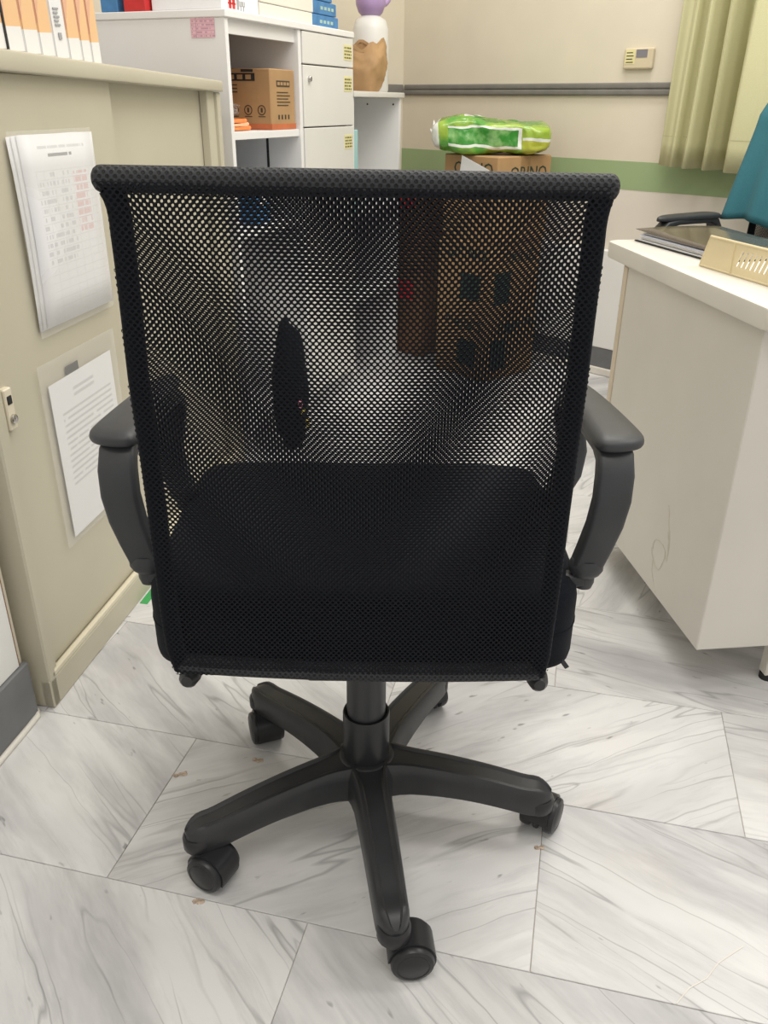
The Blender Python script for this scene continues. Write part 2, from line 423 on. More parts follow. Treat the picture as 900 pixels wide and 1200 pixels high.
# star base
hub = obj('star_base', lathe(bmesh.new(), [(.0, .066), (.042, .066), (.046, .074), (.046, .114), (.043, .121), (.038, .1235), (.030, .124), (0, .124)], 32, T(BX, 0, 0)), M_PLASTIC, ch, smooth=45)
def leg_bm(a):
    """arched hollow-sided arm of the star: inset raised top, rounded boss at the tip"""
    bm = bmesh.new(); N = 22; rings = []
    for i in range(N+1):
        t = 1-(1-i/N)**1.5; r = .022+t*.257
        zt = .124+.004*math.sin(t*2.2)-.036*t**1.7; zb = .066+.012*math.sin(min(1, t*1.15)*math.pi)-.012*t
        flare = max(0, 1-t/.22)
        w = .0290-.0075*t+.014*flare**2; wt = .0205-.0045*t+.009*flare**2
        k = math.sqrt(max(.03, 1-((t-.88)/.12)**2)) if t > .88 else 1
        w *= .2+.8*k; wt *= .2+.8*k; g = min(1, wt/.014); zt -= .004*(1-k)
        zt += .005*math.exp(-((t-.93)/.06)**2)
        sec = [(-w*.9, zb), (w*.9, zb), (w, zb+.004), (w*.97, zt-.016), (wt+.003*g, zt-.004), (wt, zt-.0008), (wt-.004*g, zt), (wt-.007*g, zt-.0028), (-wt+.007*g, zt-.0028), (-wt+.004*g, zt), (-wt, zt-.0008), (-wt-.003*g, zt-.004), (-w*.97, zt-.016), (-w, zb+.004)]
        rings.append([bm.verts.new((r, q, z)) for q, z in sec])
    m = len(rings[0])
    for A, B in zip(rings, rings[1:]):
        for j in range(m): bm.faces.new((A[j], B[j], B[(j+1) % m], A[(j+1) % m]))
    bm.faces.new(rings[0]); bm.faces.new(rings[-1])
    bmesh.ops.transform(bm, matrix=T(BX, 0, 0) @ RZ(a), verts=bm.verts)
    return bm
ANG = [-81+72*i for i in range(5)]
for a in ANG: obj('leg', leg_bm(a), M_PLASTIC, hub, smooth=35)
def caster_bm():
    """twin-wheel caster: stem collar, hood; local +x is the trailing direction"""
    bm = bmesh.new()
    lathe(bm, [(0, .048), (.017, .048), (.0195, .052), (.0195, .066), (.017, .070), (0, .070)], 18)
    # hood: arc band over the wheels
    n = 12
    for side in (1,):
        rings = []
        for i in range(n+1):
            a = R(-25+205*i/n); r = .0275
            cx, cz = .0195, .0255
            x, z = cx+r*math.cos(a), cz+r*math.sin(a)*1.02
            xi, zi = cx+(r-.003)*math.cos(a), cz+(r-.003)*math.sin(a)
            w = .0165
            rings.append([bm.verts.new(q) for q in ((x, -w, z), (x, w, z), (xi, w, zi), (xi, -w, zi))])
        for A, B in zip(rings, rings[1:]):
            for j in range(4): bm.faces.new((A[j], B[j], B[(j+1) % 4], A[(j+1) % 4]))
        bm.faces.new(rings[0]); bm.faces.new(rings[-1])
    bx(bm, -.004, .034, -.004, .004, .012, .05, bev=.002)
    return bm
def wheel_bm(s):
    bm = bmesh.new()
    lathe(bm, [(0, -.0085), (.021, -.0085), (.0245, -.006), (.0250, -.001), (.0250, .003), (.0235, .0062), (.0195, .0078), (.0180, .0070), (.0165, .0080), (0, .0092)], 28,
          T(.0195, s*.0165, .0252) @ Matrix.Rotation(R(-90*s), 4, 'X'))
    return bm
cme = None
CYAW = [6, 60, 120, -70, -27]
for a, yaw in zip(ANG, CYAW):
    p = T(BX, 0, 0) @ RZ(a) @ Vector((.262, 0, 0))
    if cme is None:
        c = obj('caster', caster_bm(), M_WHEEL, ch, smooth=40); w1 = obj('wheel', wheel_bm(1), M_WHEEL, c, smooth=35); w2 = obj('wheel', wheel_bm(-1), M_WHEEL, c, smooth=35)
        cme = (c.data, w1.data, w2.data)
    else:
        c = bpy.data.objects.new('caster', cme[0]); COL.objects.link(c); c.parent = ch
        for d in cme[1:]:
            w = bpy.data.objects.new('wheel', d); COL.objects.link(w); w.parent = c
    c.location = p; c.rotation_euler = (0, 0, R(yaw)); c.scale = (1.13, 1.13, 1.13)
# gas lift column
gl = obj('gas_column', lathe(bmesh.new(), [(0, .118), (.0345, .118), (.0345, .130), (.0345, .198), (.0335, .201), (.0305, .201), (.0305, .194), (0, .194)], 36, T(BX, 0, 0)), M_STEEL, ch, smooth=40)
obj('inner_tube', lathe(bmesh.new(), [(0, .125), (.0285, .125), (.0285, .372), (0, .372)], 36, T(BX, 0, 0)), plain('dark_grey_steel', (.035, .036, .039), .38, .1, 20), gl, smooth=40)
# seat cushion
def seat_bm():
    bm = bmesh.new(); out = []
    W2, D0, D1 = .270, -.130, .322
    ring = []
    n = 56
    for i in range(n):
        a = 2*math.pi*i/n; e = .24
        sx = math.copysign(abs(math.cos(a))**e, math.cos(a)); sy = math.copysign(abs(math.sin(a))**e, math.sin(a))
        ring.append((sx*W2, (D0+D1)/2+sy*(D1-D0)/2))
    prof = [(.80, .366), (.97, .367), (.995, .370), (1.0, .378), (1.0, .452), (.99, .468), (.96, .479), (.90, .483), (.6, .488), (.3, .489)]
    rs = []
    cy = (D0+D1)/2
    for k, z in prof:
        rs.append([bm.verts.new((x*k, cy+(y-cy)*k, z - (.022*max(0, (cy+(y-cy)*k-.22)/.1)**1.5 if z > .44 else 0))) for x, y in ring])
    for A, B in zip(rs, rs[1:]):
        for j in range(n): bm.faces.new((A[j], A[(j+1) % n], B[(j+1) % n], B[j]))
    bm.faces.new(rs[0]); bm.faces.new(rs[-1])
    return bm, ring
sb, sring = seat_bm()
bmesh.ops.translate(sb, verts=sb.verts, vec=(-.004, 0, 0))
seat = obj('seat', sb, M_SEAT, ch, smooth=60)
cy0 = .1
for zz, nm in ((.420, 'seam'),):
    bm = bmesh.new(); sweep(bm, [(x*1.001-.004, cy0+(y-cy0)*1.001, zz) for x, y in sring], circ(.0009, 6), closed=True); obj(nm, bm, M_SEAT, seat, smooth=60)
bm = bmesh.new(); bx(bm, -.004, .004, -.001, .001, -.016, 0, bev=.0008); sweep(bm, [(0, 0, .002), (.003, 0, -.004)], circ(.0015, 6))
obj('zipper_pull', bm, M_STEEL, seat, mat=T(.243, -.122, .382) @ Matrix.Scale(.75, 4) @ Matrix.Rotation(R(-35), 4, 'Y'))
# pan and brackets under the seat
bm = box(-.19, .19, -.08, .27, .352, .370, bev=.006); bx(bm, -.08+BX, .08+BX, -.10, .12, .325, .356, bev=.008); obj('seat_pan', bm, M_PLASTIC, ch, smooth=40)
for x in (-.218, .212):
    bm = bmesh.new(); sweep(bm, [(x*.8, .06, .345), (x*.95, -.05, .352), (x, -.10, .358), (x, -.13, .362), (x, -.142, .364), (x, -.150, .366)], circ(.0135, 14), scale=[1, 1, 1, 1, .85, .5]); obj('back_bracket', bm, M_PLASTIC, ch, smooth=40)
# lever under the seat at one side
bm = bmesh.new(); sweep(bm, [(.02, .0, .338), (.19, .02, .338), (.215, .02, .336)], circ(.005, 8)); obj('lever', bm, M_PLASTIC, ch, smooth=50)
# armrests
def arm(sgn):
    ox = -.001
    def X(x): return ox+sgn*(x+.0165-.008*max(0, min(1, (x-.25)/.03)))
    bm = bmesh.new()
    # pad: wide at the rear, narrower in front
    out = []
    for y, i, o in ((-.092, .236, .288), (-.098, .250, .302)): pass
    out = [(.262, -.082), (.285, -.082), (.305, -.074), (.316, -.060), (.317, -.044), (.314, -.010), (.309, .04), (.302, .09), (.292, .14), (.280, .165), (.265, .172), (.252, .165), (.246, .14), (.245, .09), (.246, .03), (.247, -.03), (.247, -.068), (.252, -.079)]
    n = len(out); cx = sum(p[0] for p in out)/n; cyy = sum(p[1] for p in out)/n
    rs = []
    for k, z in ((.80, .6430), (.96, .6432), (1.0, .6455), (1.003, .6495), (.992, .6525), (.94, .6555), (.75, .659), (.4, .661)):
        rs.append([bm.verts.new((X(cx+(x-cx)*k), cyy+(y-cyy)*(1-(1-k)*.35), z+.004*(y > .1)*0)) for x, y in out])
    for A, B in zip(rs, rs[1:]):
        for j in range(n): bm.faces.new((A[j], A[(j+1) % n], B[(j+1) % n], B[j]))
    bm.faces.new(rs[0]); bm.faces.new(rs[-1])
    pad = (bm,)
    a = obj('armrest', bm, M_ARM, ch, smooth=50, sub=1)
    # loop post
    pts = [(.256, -.072, .492), (.265, -.076, .520), (.274, -.080, .552), (.2795, -.081, .585), (.2795, -.079, .615), (.280, -.068, .633), (.280, -.045, .640), (.277, .02, .640), (.272, .09, .640), (.268, .135, .634), (.270, .157, .612), (.278, .163, .585), (.284, .158, .55), (.276, .146, .515), (.256, .135, .49)]
    sc = [(.90, 1), (.95, 1), (1, 1), (1.03, 1), (1.03, 1), (1, .9), (1, .8), (1, .7), (1, .7), (1, .7), (1, .9), (1, 1), (1, 1), (1, 1), (.9, 1)]
    bm = bmesh.new()
    P = [Vector((X(x), y, z)) for x, y, z in pts]; rings = []; sec = rrect(.042, .024, .006)
    for i, p in enumerate(P):
        t = (P[min(i+1, len(P)-1)]-P[max(i-1, 0)]).normalized(); s = Vector((1, 0, 0)); u = t.cross(s).normalized()
        rings.append([bm.verts.new(p+s*aa*sc[i][0]+u*bb*sc[i][1]) for aa, bb in sec])
    m = len(sec)
    for A, B in zip(rings, rings[1:]):
        for j in range(m): bm.faces.new((A[j], A[(j+1) % m], B[(j+1) % m], B[j]))
    bm.faces.new(rings[0]); bm.faces.new(rings[-1])
    obj('arm_loop', bm, M_ARM, a, smooth=40)
    for yy in (-.072, .135):
        bm = lathe(bmesh.new(), [(0, -.026), (.010, -.026), (.0125, -.018), (.0125, -.010), (.018, -.006), (.0215, .000), (.0215, .008), (.0185, .015), (0, .015)], 20, T(X(.256), yy, .486) @ Matrix.Diagonal((1.0, .8, 1, 1)))
        bx(bm, min(X(.225), X(.256)), max(X(.225), X(.256)), yy-.010, yy+.010, .464, .480, bev=.003)
        obj('socket', bm, M_ARM, a, smooth=45)
arm(1); arm(-1)
# backrest: outline measured as half-widths against height
OL = [(.386, -.226), (.395, -.231), (.41, -.235), (.458, -.238), (.54, -.238), (.646, -.237), (.75, -.236), (.873, -.229), (.905, -.228), (.920, -.229), (.930, -.233), (.936, -.238), (.942, -.239)]
ORR = [(.380, .212), (.395, .217), (.41, .219), (.451, .220), (.523, .222), (.651, .222), (.755, .221), (.877, .217), (.905, .216), (.918, .217), (.930, .220), (.938, .223), (.944, .224)]
def interp(tab, z):
    if z <= tab[0][0]: return tab[0][1]
    for (a, b), (c, d) in zip(tab, tab[1:]):
        if z <= c: return b+(d-b)*(z-a)/(c-a)
    return tab[-1][1]
def YB(z): return (.775+.03*(.93-z)/.54)-CY+.014*math.sin(max(0, min(1, (z-.39)/.5))*math.pi)
TR = .0105
bk = obj('back_frame', (lambda bm: sweep(bm, [(interp(OL, z)+TR, YB(z), z) for z in [.392+.0278*i for i in range(19)]+[.905, .915, .924, .931]], circ(TR, 14), up=Vector((0, 1, 0)), uv=True))(bmesh.new()), M_SEAT, ch, smooth=60)
def bar(pts, r, name='frame_bar', caps=True):
    bm = bmesh.new(); n = len(pts)
    sweep(bm, pts, circ(r, 16), up=Vector((0, 1, 0)), uv=True)
    o = obj(name, bm, M_SEAT, bk, smooth=60); return o
bar([(interp(ORR, z)-TR, YB(z), z) for z in [.388+.0278*i for i in range(19)]+[.902, .912, .921, .928]], TR)
def endbar(xa, xb, z0, z1, y, r, sag=0):
    pts = []; n = 34; sc = []
    for i in range(n+1):
        t = i/n; x = xa+(xb-xa)*t
        pts.append((x, y, z0+(z1-z0)*t+sag*4*t*(1-t)))
    # rounded tips
    pre = [(xa-r*.75*k, y, z0) for k in (1, .9, .65, .35)]; post = [(xb+r*.75*k, y, z1) for k in (.35, .65, .9, 1)]
    scl = [.15, .5, .8, .95]+[1]*(n+1)+[.95, .8, .5, .15]
    bm = bmesh.new(); sweep(bm, pre+pts+post, circ(r, 16), up=Vector((0, 1, 0)), scale=scl, uv=True)
    return obj('frame_bar', bm, M_COVER, bk, smooth=60)
endbar(-.229, .214, .9385, .9355, YB(.94), .0116, .0)
endbar(-.218, .203, .3985, .3930, YB(.395), .0120, -.007)
def mesh_sheet(side, ang, P, Q, hw, hh, bow, inset, slack=0):
    """perforated knit as real staggered cells; the rear sheet wraps round the side tubes"""
    verts = []; faces = []; key = {}
    ca, sa = math.cos(R(ang)), math.sin(R(ang)); RR = TR+.0012
    def put(a, b):
        x = a*ca-b*sa; z = .66+a*sa+b*ca+slack*math.sqrt(a*a+.0009)
        xl, xr = interp(OL, z), interp(ORR, z); t = (2*x-xl-xr)/(xr-xl); e = max(0, min(x-xl, xr-x)); ez = max(0, z-.3845)
        yo = RR
        if e < TR: yo = math.sqrt(max(0, RR*RR-(TR-e)**2))
        if ez < TR: yo = min(yo, math.sqrt(max(0, RR*RR-(TR-ez)**2)))
        y = YB(z)+side*yo; x = min(max(x, xl+.0004), xr-.0004)
        if side < 0 and z > .925: y -= .0
        return (x, y+bow*(1-t*t)*max(0, 1-((z-.66)/.29)**2), z)
    def V(a, b):
        k = (round(a*1e5), round(b*1e5))
        if k not in key: key[k] = len(verts); verts.append(put(a, b))
        return key[k]
    hexp = [(0, 2*Q/3), (-P/2, Q/3), (-P/2, -Q/3), (0, -2*Q/3), (P/2, -Q/3), (P/2, Q/3)]
    hole = [(hw*.5*P*math.cos(R(90+60*k)), hh*Q*.667*math.sin(R(90+60*k))) for k in range(6)]
    for i in range(-92, 93):
        for j in range(-44, 45):
            a0 = (j+(.5 if i % 2 else 0))*P; b0 = i*Q
            x, _, z = put(a0, b0)
            if not (.3865 < z < .936): continue
            if not (interp(OL, z)+inset < x < interp(ORR, z)-inset): continue
            o = [V(a0+p, b0+q) for p, q in hexp]
            base = len(verts)
            for p, q in hole: verts.append(put(a0+p, b0+q))
            for k in range(6): faces.append((o[k], o[(k+1) % 6], base+(k+1) % 6, base+k))
    me = bpy.data.meshes.new('mesh_panel'); me.from_pydata(verts, [], faces); me.update()
    me.materials.append(M_MESH); me.polygons.foreach_set('use_smooth', [True]*len(me.polygons))
    o = bpy.data.objects.new('mesh_panel', me); COL.objects.link(o); o.parent = ch
    return o
mesh_sheet(-1, 0.0, .0062, .0034, .60, .74, .003, .0034)
mesh_sheet(+1, .25, .00633, .0034, .62, .76, -.002, .006, .028)
for o in list(bpy.data.objects):
    if o.parent is not None: CH.setdefault(o.parent.name, []).append(o)

# second chair of the same model, turned sideways beyond the desk
c2 = copy_tree(ch); c2.location = (1.062, 2.36, 0); c2.rotation_euler = (0, 0, R(118))
bpy.context.view_layer.update()
LIFT = .055                                          # its gas lift stands higher
for o in bpy.data.objects:
    if o.parent is c2 and o.name.split('.')[0] not in ('star_base', 'caster', 'gas_column'): o.location.z += LIFT
    if o.parent is not None and o.parent.parent is c2 and o.name.startswith('inner_tube'): o.location.z += LIFT
tag(c2, 'black office chair behind the cream desk with a teal jacket hung over its back', 'chair')

# teal jacket over its back
jk = thing('jacket', 'teal work jacket draped over the back of the chair behind the desk', 'jacket', c2.location+Vector((0, 0, LIFT)), 118)
def jfn(u, v):
    # v: 0 rear hem -> .5 top -> 1 front hem (chair local: +y is forward)
    x = -.25+.50*u
    s = abs(v-.5)*2; side = -1 if v < .5 else 1
    zt = .965; z = zt-s*(.26 if side < 0 else .32)-.02*math.cos(u*6.28)*0
    flare = 1+.08*s
    y = YB(min(z, .94))+side*(.0225+.016*s+(.020*s if side > 0 else 0))*min(1, s*9)
    y += .010*s*math.sin(u*23+v*3)+.006*s*math.sin(u*41)
    z += -.025*s*(u-.5)*2*0+.006*math.sin(u*17)*s
    return Vector((x*flare+.01, y, z-.03*s*(1-u)))
bm = bmesh.new(); grid(bm, jfn, 46, 32); obj('body', bm, M_JACKET, jk, smooth=80, solid=.003)
for sx in (-1, 1):
    bm = bmesh.new(); sweep(bm, [(sx*.22, YB(.92)-.05, .90), (sx*.235, YB(.9)-.065, .82), (sx*.24, YB(.8)-.065, .74), (sx*.238, YB(.7)-.06, .66)], circ(.042, 12, .025), up=Vector((0, 1, 0)), scale=[.75, 1, .95, .85]); obj('sleeve', bm, M_JACKET, jk, smooth=70)
bm = bmesh.new(); sweep(bm, [(-.11, YB(.94)-.022, .967), (-.04, YB(.94)-.026, .978), (.04, YB(.94)-.026, .978), (.11, YB(.94)-.022, .967)], rrect(.008, .035, .003), up=Vector((0, 1, 0))); obj('collar', bm, M_JACKET, jk, smooth=50)

# ------------------------------------------------------------------ beige sliding-door cabinet
CH_ = 81.28
cab = thing('metal_cabinet', 'tall beige steel sliding-door cabinet with papers taped to its door', 'cabinet', (-.598, 1.198, 0), CH_)
LEN, DEP = 1.15, .40
def ztop(x): return 1.0700-.0215*x
bm = box(0, .022, 0, DEP, 0, 1.045, bev=.003)                              # near end panel
bx(bm, LEN-.022, LEN, 0, DEP, 0, 1.02, bev=.003); bx(bm, .022, LEN-.022, DEP-.012, DEP, 0, 1.02)
obj('end_panels', bm, M_BEIGE, cab)
bm = box(.0, LEN, .0, .02, 0, .058, bev=.002); obj('plinth', bm, M_BEIGE, cab)
bm = box(.012, LEN-.02, .0, .010, .058, .070, bev=.002); bx(bm, .012, LEN-.02, .010, DEP-.02, .055, .0625); obj('bottom_track', bm, plain('light_beige_track', (.66, .61, .47), .35), cab)
bm = bmesh.new()
out = [(-.006, ztop(0)-.030), (LEN+.004, ztop(LEN)-.024), (LEN+.004, ztop(LEN)), (-.006, ztop(0))]
prism(bm, out, -.008, DEP+.002, Matrix.Rotation(R(90), 4, 'X') @ Matrix.Scale(-1, 4, (0, 0, 1)), bev=.004)
obj('top', bm, M_BEIGE, cab, smooth=30)
bm = box(1.080, 1.130, .010, .0315, .058, 1.03, bev=.002); obj('stile', bm, M_BEIGE, cab)
bm = box(.018, .036, .004, .02, .066, 1.035, bev=.003); obj('stile', bm, M_BEIGE, cab)
d1 = obj('door', box(.026, .560, .014, .026, .066, 1.036, bev=.002), M_BEIGE, cab)
d2 = obj('door', box(.545, 1.086, .032, .044, .066, 1.036, bev=.002), M_BEIGE, cab)
# handle with lock on the near door
bm = box(.040, .062, .004, .016, .524, .592, bev=.002); obj('handle', bm, plain('ivory_plastic', (.66, .60, .47), .4), d1)
obj('finger_slot', box(.045, .057, .0025, .010, .566, .580, bev=.001), M_INK, d1)
bm = lathe(bmesh.new(), [(0, 0), (.0078, 0), (.0078, .004), (.006, .0052), (0, .0052)], 18, T(.051, .004, .542) @ Matrix.Rotation(R(90), 4, 'X')); bx(bm, .0502, .0518, -.0016, -.0010, .538, .546)
obj('lock', bm, M_METAL, d1, smooth=40)

def uvquad(w, h, z=0, nx=1, ny=1, fn=None):
    bm = bmesh.new(); lay = bm.loops.layers.uv.verify()
    vs = [[bm.verts.new((w*i/nx, (fn(i/nx, j/ny) if fn else 0), h*j/ny)) for j in range(ny+1)] for i in range(nx+1)]
    for i in range(nx):
        for j in range(ny):
            f = bm.faces.new((vs[i][j], vs[i+1][j], vs[i+1][j+1], vs[i][j+1]))
            for lp, (a, b) in zip(f.loops, ((i, j), (i+1, j), (i+1, j+1), (i, j+1))): lp[lay].uv = (a/nx, b/ny)
    return bm
def uvsep(N):
    uv = N.n('ShaderNodeTexCoord').outputs['UV']; sep = N.n('ShaderNodeSeparateXYZ'); N.l(uv, sep.inputs[0]); return sep.outputs[0], sep.outputs[1]
def rng(N, x, a, b): return N.math('MULTIPLY', N.math('GREATER_THAN', x, a), N.math('LESS_THAN', x, b))
def words(N, u, v, rows, wscale, thr=.45, fill=.5, seed=0):
    r = N.math('FLOOR', N.math('MULTIPLY', v, rows)); fr = N.math('FRACT', N.math('MULTIPLY', v, rows))
    cv = N.n('ShaderNodeCombineXYZ'); N.l(N.math('MULTIPLY', u, wscale), cv.inputs[0]); N.l(N.math('MULTIPLY', r, 7.31), cv.inputs[1]); cv.inputs[2].default_value = seed
    w = N.math('GREATER_THAN', N.noise(cv.outputs[0], 1, 1), thr)
    return N.math('MULTIPLY', w, rng(N, fr, .25, .25+fill))
def letter_mat():
    N = NT('printed_letter'); u, v = uvsep(N)
    ink = N.math('MULTIPLY', words(N, u, v, 26, 9, .36, .4), N.math('MULTIPLY', rng(N, u, .13, .93), rng(N, v, .30, .80)))
    ttl = N.math('MULTIPLY', words(N, u, v, 26, 16, .30, .5, 4), N.math('MULTIPLY', rng(N, u, .33, .66), rng(N, v, .84, .93)))
    N.col(N.mix(N.math('MULTIPLY', N.math('MAXIMUM', ink, ttl), .30), (.80, .80, .815), (.12, .12, .13))); N.rough(.55); return N.m
def table_mat():
    N = NT('printed_table'); u, v = uvsep(N)
    gu = N.math('GREATER_THAN', N.math('FRACT', N.math('MULTIPLY', u, 8)), .955); gv = N.math('GREATER_THAN', N.math('FRACT', N.math('MULTIPLY', v, 22)), .92)
    body = N.math('MULTIPLY', rng(N, u, .14, .95), rng(N, v, .05, .82))
    g = N.math('MULTIPLY', N.math('MAXIMUM', gu, gv), body)
    txt = N.math('MULTIPLY', words(N, u, v, 22, 26, .50, .5), N.math('MULTIPLY', rng(N, u, .15, .58), rng(N, v, .33, .82)))
    red = N.math('MULTIPLY', N.math('MULTIPLY', N.math('MAXIMUM', words(N, u, v, 22, 30, .42, .62, 5), gv), rng(N, u, .64, .84)), rng(N, v, .46, .80))
    ttl = N.math('MULTIPLY', words(N, u, v, 24, 30, .3, .4, 9), N.math('MULTIPLY', rng(N, u, .34, .66), rng(N, v, .875, .915)))
    sub = N.math('MULTIPLY', words(N, u, v, 24, 40, .4, .35, 3), N.math('MULTIPLY', rng(N, u, .22, .85), rng(N, v, .92, .96)))
    c = N.mix(N.math('MULTIPLY', g, .18), (.78, .78, .80), (.2, .2, .22))
    c = N.mix(N.math('MULTIPLY', txt, .24), c, (.12, .12, .16)); c = N.mix(N.math('MULTIPLY', red, .38), c, (.6, .16, .14))
    c = N.mix(N.math('MULTIPLY', ttl, .7), c, (.05, .05, .06)); c = N.mix(N.math('MULTIPLY', sub, .3), c, (.1, .1, .12))
    N.col(c); N.rough(.5); return N.m
M_LETTER, M_TABLE = letter_mat(), table_mat()
MC = T(-.598, 1.198, 0) @ RZ(CH_)
def on_door(x, z, y=.012): return MC @ T(x, y, z)
pn = thing('paper_forms', 'sheaf of printed table forms taped high on the cabinet door', 'papers'); pn.matrix_world = on_door(0, 0)
for i, (dx, dz, ln) in enumerate(((0, 0, -.4), (.008, .001, .0), (.018, .002, .3))):
    bm = uvquad(.222+.012*i, .300, nx=6, ny=6, fn=lambda u, v: -.004*math.sin(math.pi*v)*(1-u)-.001*u)
    obj('form_sheet', bm, M_TABLE if i == 2 else M_PAPER, pn, mat=T(.180+dx, -.002-.0022*i, .648+dz) @ Matrix.Rotation(R(ln), 4, 'Y'), solid=.0004, smooth=60)
obj('plastic_sleeve', uvquad(.268, .316), M_FILM, pn, mat=T(.170, -.0095, .640), solid=.0004)
pl = thing('paper_letter', 'printed letter in a clear sleeve below the table forms on the cabinet door', 'papers'); pl.matrix_world = on_door(0, 0)
obj('letter_sheet', uvquad(.236, .294), M_LETTER, pl, mat=T(.176, -.003, .262) @ Matrix.Rotation(R(-.5), 4, 'Y'), solid=.0004)
obj('plastic_sleeve', uvquad(.285, .345), M_FILM, pl, mat=T(.146, -.0045, .252), solid=.0004)
obj('magnet', box(.240, .285, -.0020, -.0006, .548, .572, bev=.0004), M_INK, pl)

# ------------------------------------------------------------------ box files on the cabinet
def file_mat():
    N = NT('white_file_with_peach_top'); c = N.coord(); sep = N.n('ShaderNodeSeparateXYZ'); N.l(c, sep.inputs[0])
    x, z = sep.outputs[0], sep.outputs[2]
    top = N.math('GREATER_THAN', z, .036)
    dg = N.math('GREATER_THAN', N.math('SUBTRACT', z, N.math('MULTIPLY', x, 2.6)), .045)
    p = N.mix(dg, (.78, .50, .27), (.70, .40, .27))
    N.col(N.mix(top, (.76, .76, .76), p)); N.rough(.4); return N.m
M_FILE = file_mat(); M_FILEW = plain('white_file_board', (.76, .76, .77), .4, .02, 8)
xs = [(.222, .0485, 0), (.2715, .0495, 1), (.322, .0475, 1), (.3705, .0455, 1), (.417, .048, 2), (.466, .046, 1), (.513, .037, 1), (.551, .037, 1)]
names = ['white and peach box file with a dark line down its spine', 'white and peach box file second in the row on the cabinet', 'white and peach box file third in the row on the cabinet',
         'white and peach box file just before the plain white file', 'plain white box file with small grey print in the row', 'white and peach box file just after the plain white file',
         'white and peach box file second from the end of the row', 'white and peach box file ending the row beside the white drawer unit']
for (x, w, kind), lab in zip(xs, names):
    t = thing('box_file', lab, 'folder', MC @ Vector((x, .035, ztop(x+w/2)+.0012)), CH_, 'box files on the beige cabinet')
    h = .27; m = M_FILEW if kind == 2 else M_FILE
    b = obj('case', box(.0004, w-.0004, 0, .24, 0, h, bev=.002), m, t)
    obj('spine_edge', box(.0015, .005, -.0012, 0, .002, h-.003), M_FILEW if kind == 2 else M_FILE, t)
    if kind == 0: obj('spine_line', box(w-.004, w+.0005, -.0018, .2, .001, h-.003), M_INK, t)
    if kind == 2:
        bm = bmesh.new()
        for q in range(5): bx(bm, .012, .030-.004*(q % 2), -.0016, -.0006, .050+.006*q, .053+.006*q)
        bx(bm, .018, .028, -.0016, -.0006, .030, .040); obj('print', bm, plain('grey_print', (.35, .35, .36), .7), t)
    t.rotation_euler = (0, R(-3.0), R(CH_))

# ------------------------------------------------------------------ white drawer unit
UH = 68; UO = (-.419, 2.44, 0); MU = T(*UO) @ RZ(UH)
un = thing('drawer_unit', 'white laminate unit with open cubby and stacked drawers behind the cabinet', 'cabinet', UO, UH)
UW, UD, UT = .79, .47, 1.21
obj('side_panel', box(0, .016, 0, UD, 0, UT-.018, bev=.001), M_WHITE, un)
obj('top_panel', box(-.004, UW+.004, -.006, UD+.004, UT-.018, UT, bev=.002), M_WHITE, un)
obj('top_rail', box(.016, .400, .012, .028, UT-.052, UT-.018), M_WHITE, un)
obj('divider', box(.400, .418, .0, UD, 0, UT-.018, bev=.001), M_WHITE, un)
obj('side_panel', box(UW-.016, UW, .018, UD, 0, UT-.018, bev=.001), M_WHITE, un)
obj('back_panel', box(.016, UW-.016, UD-.010, UD, .06, UT-.018), M_GREYIN, un)
for z in (.905, .645, .06):
    obj('shelf', box(.016, .400, .006, UD-.010, z, z+.020, bev=.001), M_WHITE, un)
bm = bmesh.new()
for q in range(8): bx(bm, .130, .140, UD-.0115, UD-.0095, .865-.032*q, .8695-.032*q)
bx(bm, .085, .093, UD-.0115, UD-.0095, .872, .880); obj('peg_holes', bm, M_INK, un)
obj('slot', box(.3988, .4002, .115, .123, .80, .905), M_INK, un)
obj('plinth', box(.016, UW-.016, .02, .036, 0, .06), M_GREYIN, un)
dz = [(1.1045, 1.190), (.9305, 1.1010), (.735, .927), (.46, .7315), (.065, .4565)]
for i, (a, b) in enumerate(dz):
    d = obj('drawer', box(.422, UW-.001, -.004, .014, a, b, bev=.002), M_DRAWER, un)
    if i < 3:
        zl = b-.020-.003*i; bmL = box(.712, .776, -.0050, -.0038, zl-.045, zl, bev=.0003); l = obj('label_card', bmL, M_LABEL, d)
        bm = bmesh.new(); rnd = random.Random(i)
        for r_ in range(4):
            x = .717
            while x < .770:
                w = rnd.uniform(.004, .010); bx(bm, x, min(x+w, .772), -.0054, -.0048, zl-.040+.0095*r_, zl-.035+.0095*r_); x += w+rnd.uniform(.002, .006)
        obj('label_print', bm, plain('olive_print', (.12, .11, .05), .8), d)
    if i == 1:
        bm = lathe(bmesh.new(), [(0, 0), (.0085, 0), (.0085, .006), (.007, .008), (0, .008)], 18, T(.458, -.004, 1.064) @ Matrix.Rotation(R(90), 4, 'X')); bx(bm, .457, .459, -.0135, -.011, 1.058, 1.070)
        obj('lock', bm, M_METAL, d, smooth=40)
bm = uvquad(.07, .065)
def pinkmat():
    N = NT('pink_form_label'); u, v = uvsep(N)
    g = N.math('MAXIMUM', N.math('GREATER_THAN', N.math('FRACT', N.math('MULTIPLY', v, 7)), .86), N.math('LESS_THAN', N.math('ABSOLUTE', N.math('SUBTRACT', u, .22)), .015))
    t = words(N, u, v, 7, 9, .5, .45)
    N.col(N.mix(N.math('MULTIPLY', N.math('MAXIMUM', g, t), .5), (.74, .46, .52), (.30, .12, .2))); N.rough(.5); return N.m
obj('pink_label', uvquad(.072, .058), pinkmat(), un, mat=T(-.0012, .102, 1.147) @ RZ(-90), solid=.0004)

